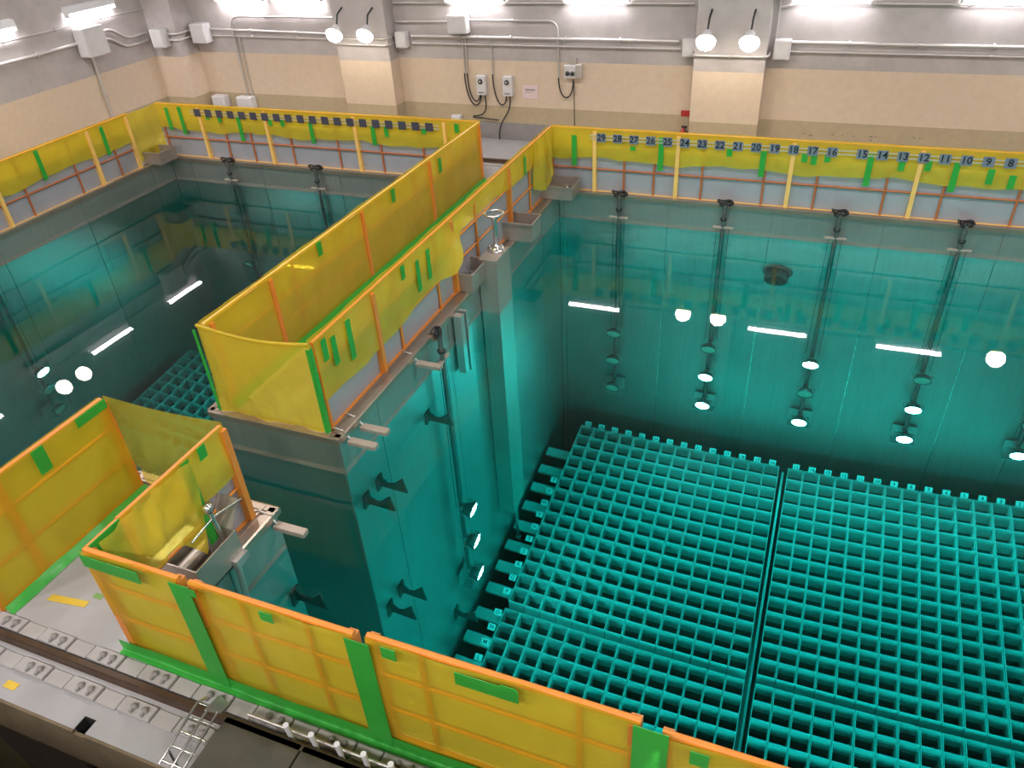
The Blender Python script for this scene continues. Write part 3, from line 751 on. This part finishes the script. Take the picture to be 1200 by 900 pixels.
# far left corner sheet
cs = empty('plastic_sheet', (-8.83, -.3, 0), 'bright yellow sheet wrapped round the far left corner over a steel box', 'sheet')
MB().grid(lambda p, q: Vector((-.10*math.sin(p*3.14)+.02*wob(p*3, q*2, 7), -.42+p*.84, (H+.02-.05*math.sin(p*3.14))*(1-q)+.10*q)), 20, 10).build('sheet', 'yellow_vinyl', cs)
cs2 = empty('plastic_sheet', (0, -.2, 0), 'yellow sheet draped over the corner of the right pier fence', 'sheet')
MB().grid(lambda p, q: Vector((.06+.12*q*math.sin(p*3.14)+.015*wob(p*4, q*2, 8), -.75+p*.95, (H+.03)-q*(.75+.1*math.sin(p*5)))), 20, 10).build('sheet', 'yellow_vinyl', cs2)

# ------------------------------------------------------------------ near deck: crane rail and clips
cr = empty('crane_rail', (0, -10.48, 0), 'brown steel crane rail with clip plates along the near deck', 'rail')
MB().prism([(-.045, 0), (.045, 0), (.035, .012), (.027, .05), (.02, .06), (-.02, .06), (-.027, .05), (-.035, .012)], (-3, 0, 0), (0, 1, 0), (0, 0, 1), (14, 0, 0)).build('rail_head', 'rail_brown', cr)
PL = MB().bbox(-.15, .15, -.06, .06, 0, .035, .008).mesh('clip_plate', 'plate_white')
CLP = MB().lathe([(.0, .03), (.02, .028), (.028, .0)], (0, 0, 0), (0, 0, 1), 8).bbox(-.012, .012, -.05, .03, 0, .02, .004).mesh('clip', 'clip_grey')
FLT = MB().bbox(-.10, .10, -.06, .06, 0, .02, .006).mesh('shim_plate', 'plate_white')
for i in range(-5, 9):
    for xo, y in ((.40, .112), (.45, -.155)):
        x = xo+.525*i-(.0 if y > 0 else 0)
        p = link('clip_plate', PL, cr, (x, y, 0))
        for dx in (-.02, .08): link('clip', CLP, p, (dx, 0, .035))
        link('shim_plate', FLT, cr, (x+.26, y, 0))
fr2 = empty('crane_rail', (0, 1.22, 0), 'crane rail on the far deck, seen through the gap between fences', 'rail')
MB().prism([(-.055, 0), (.055, 0), (.04, .015), (.032, .07), (-.032, .07), (-.04, .015)], (-9, 0, 0), (0, 1, 0), (0, 0, 1), (18, 0, 0)).build('rail_head', 'rail_brown', fr2)
MB().box(-9, 9, -.24, -.14, 0, .02).build('base_strip', 'pipe_steel', fr2)
tag(MB().prism([(0, 0), (.38, .045), (.38, -.02), (0, -.065)], (-1.09, -10.02, .002), (1, 0, 0), (0, 1, 0), (0, 0, .002)).build('floor_marking', 'yellow_mark'), 'yellow tape mark on the deck left of the front fence', 'marking')
tag(MB().prism([(0, 0), (.09, .0), (.09, .05), (0, .05)], (-.73, -9.93, .002), (1, 0, 0), (0, 1, 0), (0, 0, .002)).build('floor_marking', 'green_mark'), 'small green mark on the deck beside the front fence', 'marking')
tag(MB().prism([(0, 0), (.12, .0), (.12, .06), (0, .06)], (-.72, -10.83, .002), (1, 0, 0), (0, 1, 0), (0, 0, .002)).build('floor_marking', 'yellow_mark'), 'yellow mark by the deck edge at the left', 'marking')
# crane platform at the bottom of the picture
cp = empty('crane_platform', (2.6, -11.3, 0), 'dark olive plated crane platform at the bottom edge over the rail', 'platform')
for i in range(4):
    for j in range(2):
        MB().bbox(-1.16+.6*i, -.57+.6*i, -.75+.70*j, -.06+.70*j, .47, .50, .006).build('floor_plate', 'olive_plate', cp)
MB().box(-1.16, 1.24, .60, .64, .30, .50).box(-1.16, -1.12, -.75, .64, .30, .47).build('edge_beam', 'olive_plate', cp)
MB().tube([(-1.1, .66, .44), (1.24, .66, .44)], .015, 6).build('side_bar', 'rail_brown', cp)
MB().tube([(-1.1, .74, .40), (1.24, .74, .40)], .012, 6).build('side_bar', 'pipe_steel', cp)
for i in range(8):
    x = -.72+i*.19
    MB().tube([(x, .70, .36), (x, .69, .56)], [.014, .02], 8).build('stud', 'housing_white', cp)
MB().box(-1.1, 1.2, -.6, -.5, .09, .3).build('wheel_beam', 'olive_plate', cp)
MB().box(-1.1, 1.2, .45, .58, .0, .3).build('wheel_beam', 'olive_plate', cp)
lg = empty('wire_ladder', (1.28, -10.72, .02), 'bright wire ladder hooked on the left end of the crane platform', 'ladder')
for x in (-.12, -.02, .06):
    MB().tube([(x-.06, -.28, .28), (x-.02, .10, .42), (x+.0, .16, .40)], .010, 6).build('side_rod', 'bright_steel', lg)
for k in range(5):
    t = k/4; MB().tube([(-.17+.05*t, -.26+.36*t, .285+.135*t), (.03+.05*t, -.26+.36*t, .285+.135*t)], .007, 5).build('rung', 'bright_steel', lg)
MB().prism([(0, 0), (.12, .02), (.14, .10), (.02, .12)], (-.04, .06, .43), (1, 0, 0), (0, 1, 0), (0, 0, .015)).build('hook_plate', 'bright_steel', lg)
for x in (-.16, .06): MB().tube([(x, -.2, 0), (x, -.2, .3)], .01, 6).build('leg', 'bright_steel', lg)

# ------------------------------------------------------------------ wall services
def wl(x, z, off=.05): return (x, WALLY-off, z)
def conduit(label, pts, r=.025, mat='conduit_white', rr=.12, group='conduits on the hall walls'):
    t = empty('conduit_pipe', pts[0], label, 'conduit', group); o = Vector(pts[0])
    MB().tube([p-o for p in round_path(pts, rr)], r, 8).build('pipe', mat, t)
    # clamps on the straight runs
    for a, b in zip(pts, pts[1:]):
        a = Vector(a); b = Vector(b); L = (b-a).length
        if L > 1.2:
            k = int(L/1.3)
            for i in range(1, k+1):
                c = a+(b-a)*(i/(k+1))-o; d = (b-a).normalized()
                MB().tube([c-d*.02, c+d*.02], r*1.7, 8).build('clamp', 'pipe_steel', t)
    return t
conduit('thick conduit along the far wall between the pilasters', [wl(-3.87, 2.04), wl(1.68, 2.03)], .033)
conduit('thin conduit just above the beige band between the pilasters', [wl(-3.87, 1.90), wl(1.70, 1.90)], .02)
conduit('thick conduit along the far wall right of the right pilaster', [wl(3.5, 2.05), wl(10, 2.03)], .033)
conduit('thin lower conduit on the far wall right of the right pilaster', [wl(3.5, 1.90), wl(10, 1.89)], .02)
conduit('conduit running from the left pilaster to the white junction box', [wl(-4.2, 2.31), wl(-2.95, 2.32)], .02)
conduit('conduit bending down from the white junction box to the socket', [wl(-2.52, 2.35), wl(-.67, 2.355), wl(-.67, 1.30)], .02, rr=.2)
conduit('left of two thin drops under the white junction box', [wl(-2.72, 2.13, .03), wl(-2.72, 1.32, .03)], .016)
conduit('right of two thin drops under the white junction box', [wl(-2.66, 2.13, .03), wl(-2.66, 1.32, .03)], .016)
conduit('thin drop left of the second switch box', [wl(-2.09, 1.95, .03), wl(-2.09, 1.33, .03)], .016)
conduit('upper conduit on the far wall left of the left pilaster', [wl(-8.42, .66), wl(-8.42, 2.38), wl(-5.5, 2.37)], .022, rr=.25)
conduit('second riser from the floor boxes by the left corner', [wl(-8.3, .66, .03), wl(-8.3, 1.95, .03)], .016)
conduit('upper of the paired conduits left of the left pilaster', [wl(-9.1, 2.11), wl(-5.5, 2.04)], .025)
conduit('lower of the paired conduits left of the left pilaster', [wl(-9.1, 1.97), wl(-5.5, 1.94)], .02)
conduit('conduit across the left pilaster, upper', [(-5.5, 2.58, 2.03), (-5.5, 2.19, 2.03), (-4.24, 2.19, 2.05), (-4.24, 2.58, 2.05)], .02, rr=.1)
conduit('conduit across the left pilaster, lower', [(-5.5, 2.58, 1.93), (-5.5, 2.19, 1.93), (-4.24, 2.19, 1.92), (-4.24, 2.58, 1.92)], .02, rr=.1)
conduit('conduit across the right pilaster', [(1.98, 2.58, 1.90), (1.98, 2.19, 1.88), (3.3, 2.19, 1.88), (3.3, 2.58, 1.90)], .022, rr=.1)
conduit('vertical conduit at the right side of the right pilaster', [wl(3.36, 3.4), wl(3.36, 2.1)], .025)
conduit('conduit under the far wall tubes at the right', [wl(3.36, 2.60), wl(3.75, 2.68), wl(10, 2.62)], .02)
conduit('conduit along the top of the far wall between pilasters', [wl(-4.2, 2.66), wl(1.9, 2.66)], .018)
conduit('conduit on the left wall leading to the large junction box', [(WALLX+.05, -4, 2.27), (WALLX+.05, 0.0, 2.27)], .035)
conduit('conduit from the large junction box towards the corner', [(WALLX+.05, .5, 2.38), (WALLX+.05, .95, 2.38), (WALLX+.05, 1.35, 2.13), (WALLX+.05, 1.9, 2.13)], .03)
conduit('lower conduit from the large junction box towards the corner', [(WALLX+.05, .5, 2.22), (WALLX+.05, .85, 2.22), (WALLX+.05, 1.25, 1.97), (WALLX+.05, 1.9, 1.97)], .03)
conduit('vertical conduit dropping from the large junction box', [(WALLX+.04, .26, 2.0), (WALLX+.04, .26, .3)], .03)
conduit('conduit along the top of the left wall', [(WALLX+.05, -4, 2.62), (WALLX+.05, 2.0, 2.62)], .018)
conduit('upper conduit wrapping the corner pilaster', [(-10.2, 2.0, 2.10), (-9.5, 2.0, 2.10), (-9.5, 2.58, 2.10), (-9.1, 2.58, 2.10)], .025, rr=.1)
conduit('lower conduit wrapping the corner pilaster', [(-10.2, 2.0, 1.97), (-9.5, 2.0, 1.97), (-9.5, 2.58, 1.97), (-9.1, 2.58, 1.97)], .025, rr=.1)
def jbox(loc, sx, sy, sz, label, mat='box_white'):
    t = empty('junction_box', loc, label, 'junction box', 'boxes on the hall walls')
    MB().bbox(-sx/2, sx/2, -sy/2, sy/2, -sz/2, sz/2, .012).build('body', mat, t)
    MB().bbox(-sx/2+.02, sx/2-.02, -sy/2-.012, -sy/2, -sz/2+.02, sz/2-.02, .004).build('cover', mat, t)
    return t
jbox((-2.73, WALLY-.12, 2.30), .42, .22, .34, 'white square junction box high on the far wall')
jbox((-4.06, WALLY-.10, 1.98), .26, .18, .30, 'white box at the right foot of the left pilaster')
jbox((1.90, WALLY-.10, 1.95), .28, .2, .3, 'white box at the left side of the right pilaster')
jbox((3.50, WALLY-.10, 1.95), .28, .2, .32, 'white box at the right side of the right pilaster')
jbox((WALLX+.16, .28, 2.28), .3, .55, .55, 'large white junction box on the left wall')
jbox((-9.95, 1.93, 2.03), .34, .22, .38, 'white junction box on the corner pilaster')
jbox((-9.25, WALLY-.14, 2.04), .40, .26, .40, 'white junction box on the far wall beside the corner pilaster')
jbox((-9.20, WALLY-.12, .53), .36, .22, .25, 'left of two pale floor level boxes behind the left fence')
jbox((-8.45, WALLY-.12, .53), .42, .22, .25, 'right of two pale floor level boxes behind the left fence')
jbox((-2.98, WALLY-.08, .43), .22, .14, .12, 'small pale box low on the far wall')
def switch_box(x, label):
    t = empty('switch_box', (x, WALLY-.07, 1.13), label, 'switch box', 'switch boxes on the far wall')
    MB().bbox(-.10, .10, -.07, .07, -.19, .19, .012).build('body', 'box_white', t)
    MB().lathe([(.0, -.10), (.045, -.098), (.05, -.07)], (0, 0, .08), (0, 1, 0), 14).build('dial', 'lamp_black', t)
    MB().lathe([(.0, -.115), (.022, -.112), (.022, -.098)], (0, 0, .08), (0, 1, 0), 10).build('knob', 'pipe_steel', t)
    MB().box(-.06, .06, -.073, -.069, -.15, -.135).build('name_strip', 'tag_dark', t)
    return t
switch_box(-2.34, 'left of two grey switch boxes with black dials on the far wall')
switch_box(-1.755, 'right of two grey switch boxes with black dials on the far wall')
def cable(label, pts, r=.014):
    t = tag(MB().tube(pts, r, 6).build('cable', 'cable_black'), label, 'cable', 'black cables on the far wall')
    return t
YC_ = WALLY-.06
cable('outer black cable looping to the left switch box', bez((-2.72, YC_, 1.34), (-2.72, YC_, .55), (-2.38, YC_, .60), (-2.38, YC_, .95), 14))
cable('inner black cable looping to the left switch box', bez((-2.66, YC_, 1.34), (-2.66, YC_, .68), (-2.42, YC_, .70), (-2.40, YC_, .95), 14))
cable('black cable dropping from the left switch box to the wall socket', bez((-2.30, YC_, .95), (-2.22, YC_, .50), (-2.4, YC_, .50), (-2.60, YC_, .48), 12))
cable('black cable looping to the right switch box', bez((-2.09, YC_, 1.34), (-2.09, YC_, .62), (-1.82, YC_, .62), (-1.80, YC_, .95), 14))
cable('black cable dropping from the right switch box to the floor', bez((-1.73, YC_, .95), (-1.70, YC_, .45), (-2.02, YC_, .55), (-2.02, YC_, .02), 14))
cable('black cable running along the far wall low down', [(-2.6, YC_, .46), (-2.02, YC_, .42)])
cable('thin black line dropping from the socket assembly', [(-.35, YC_, 1.25), (-.34, YC_, .02)], .008)
cable('black cable loop under the socket assembly', bez((-.67, YC_, 1.32), (-.67, YC_, .82), (-.36, YC_, .82), (-.36, YC_, 1.30), 12))
so = empty('wall_socket', (-.36, WALLY-.06, 1.46), 'grey socket assembly on the far wall with a cable loop', 'socket')
MB().bbox(-.18, .06, -.05, .05, -.13, .11, .01).build('body', 'box_white', so); MB().bbox(.06, .18, -.07, .05, -.12, .13, .01).build('cover_box', 'conduit_white', so)
MB().lathe([(.0, -.09), (.04, -.088), (.045, -.04)], (-.10, 0, -.04), (0, 1, 0), 12).build('outlet', 'lamp_black', so)
MB().lathe([(.0, -.09), (.04, -.088), (.045, -.04)], (.0, 0, -.04), (0, 1, 0), 12).build('outlet', 'lamp_black', so)
MB().box(-.06, .06, -.03, .05, .11, .24).build('top_gland', 'conduit_white', so)
wn = empty('wall_notice', (-1.30, WALLY-.008, 1.01), 'small pink paper notice on the far wall', 'notice')
MB().box(-.165, .165, -.004, .004, -.135, .135).build('paper', 'paper_pink', wn)
MB().box(-.11, .11, -.006, -.004, .03, .055).box(-.11, .05, -.006, -.004, -.01, .0).build('print', 'clip_grey', wn)
ex = empty('fire_extinguisher', (1.87, WALLY-.12, 0), 'red fire extinguisher beside the right pilaster', 'extinguisher')
MB().lathe([(.0, 0), (.075, .0), (.08, .03), (.08, .36), (.05, .43), (.025, .45), (.025, .50), (0, .50)], (0, 0, 0), (0, 0, 1), 14).build('cylinder', 'red_paint', ex)
MB().box(-.03, .07, -.015, .015, .49, .53).tube([(.03, -.02, .5), (.10, -.04, .4), (.10, -.05, .15)], .01, 6).build('hose', 'cable_black', ex)
MB().box(-.05, .05, -.083, -.079, .18, .30).build('label_patch', 'tag_white', ex)
tag(MB().box(1.79, 1.97, WALLY-.012, WALLY-.002, .68, .79).build('safety_sign', 'red_paint'), 'small red and white sign above the fire extinguisher', 'sign')

# ------------------------------------------------------------------ lamps of the hall
def tube_light(loc, rotz, label):
    t = empty('fluorescent_light', loc, label, 'lamp', 'fluorescent lights on the hall walls', (0, 0, rotz))
    MB().prism([(-.10, .10), (.0, .12), (.0, -.02), (-.13, -.02)], (-.64, 0, 0), (0, 1, 0), (0, 0, 1), (1.28, 0, 0)).build('housing', 'housing_white', t)
    for y in (-.04, -.10):
        MB().tube([(-.60, y, -.05), (.60, y, -.05)], .028, 8).build('tube', 'tube_lit', t)
    for x in (-.62, .62): MB().box(x-.015, x+.015, -.13, -.01, -.09, -.02).build('end_cap', 'housing_white', t)
    return t
for x, lab in ((-8.0, 'far wall tube light by the left corner'), (-6.5, 'far wall tube light left of the left pilaster'), (-2.35, 'far wall tube light above the switch boxes'),
               (.11, 'far wall tube light left of the right pilaster'), (4.18, 'far wall tube light right of the right pilaster'), (6.75, 'far wall tube light at the right of the picture')):
    tube_light((x, WALLY-.03, 2.78), 0, lab)
for y, lab in ((-1.92, 'left wall tube light nearer the viewer'), (.57, 'left wall tube light nearer the corner'), (-5.5, 'left wall tube light outside the picture')):
    tube_light((WALLX+.03, y, 2.86), math.pi/2, lab)
def flood(loc, aim, label, mount):
    t = empty('flood_lamp', loc, label, 'lamp', 'flood lamps on the pilasters')
    ax = Vector(aim).normalized()
    MB().lathe([(.0, -.22), (.06, -.20), (.09, -.12), (.165, -.02), (.175, 0), (.165, .0), (.15, -.03)], (0, 0, 0), ax, 20).build('reflector', 'housing_white', t)
    MB().lathe([(.165, -.005), (.16, .04), (.13, .09), (.07, .125), (0, .135)], (0, 0, 0), ax, 20).build('bulb', 'flood_lit', t)
    mv = Vector(mount)-Vector(loc)
    MB().tube([-ax*.18, mv*.5+Vector((0, 0, .12)), mv], .018, 6).build('bracket', 'lamp_black', t)
    return t
for x, lab in ((-5.22, 'left lamp of the left flood lamp pair'), (-4.50, 'right lamp of the left flood lamp pair'), (2.27, 'left lamp of the right flood lamp pair'), (3.00, 'right lamp of the right flood lamp pair')):
    flood((x, 1.82, 2.19), (0.05, -.75, -.65), lab, (x, 2.25, 2.62))
flood((8.12, 1.82, 2.25), (0, -.75, -.65), 'flood lamp on the far wall beyond the right edge', (8.12, WALLY, 2.7))
for y, lab in ((-3.13, 'left wall flood lamp reflected in the left pool, upper'), (-3.67, 'left wall flood lamp reflected in the left pool, lower')):
    flood((-9.9, y, 2.88), (.75, 0, -.65), lab, (WALLX, y, 3.3))
def highbay(x, y, watts, label, z=8.4):
    t = empty('high_bay_lamp', (x, y, z), label, 'lamp', 'high bay lamps under the roof')
    MB().lathe([(.06, .5), (.08, .3), (.12, .25), (.30, .02), (.32, 0), (.30, .0), (.10, .2), (0, .22)], (0, 0, 0), (0, 0, 1), 20).build('reflector', 'housing_white', t)
    MB().tube([(0, 0, .45), (0, 0, .9)], .02, 6).build('stem', 'pipe_steel', t)
    L = bpy.data.lights.new('bulb', 'AREA'); L.shape = 'DISK'; L.size = .55; L.energy = watts; L.color = (1.0, .95, .92); L.spread = math.radians(180)
    o = bpy.data.objects.new('bulb', L); COL.objects.link(o); o.parent = t; o.location = (0, 0, .01)
for x in (-8.5, -4.5, -.5, 3.5, 7.5, 11.5):
    highbay(x, -4.5, HALL_WATTS, 'high bay lamp of the row over the pools, outside the picture')
    highbay(x, -15.4, HALL_WATTS*1.35, 'high bay lamp of the row over the gallery, behind the viewer', 7.5)
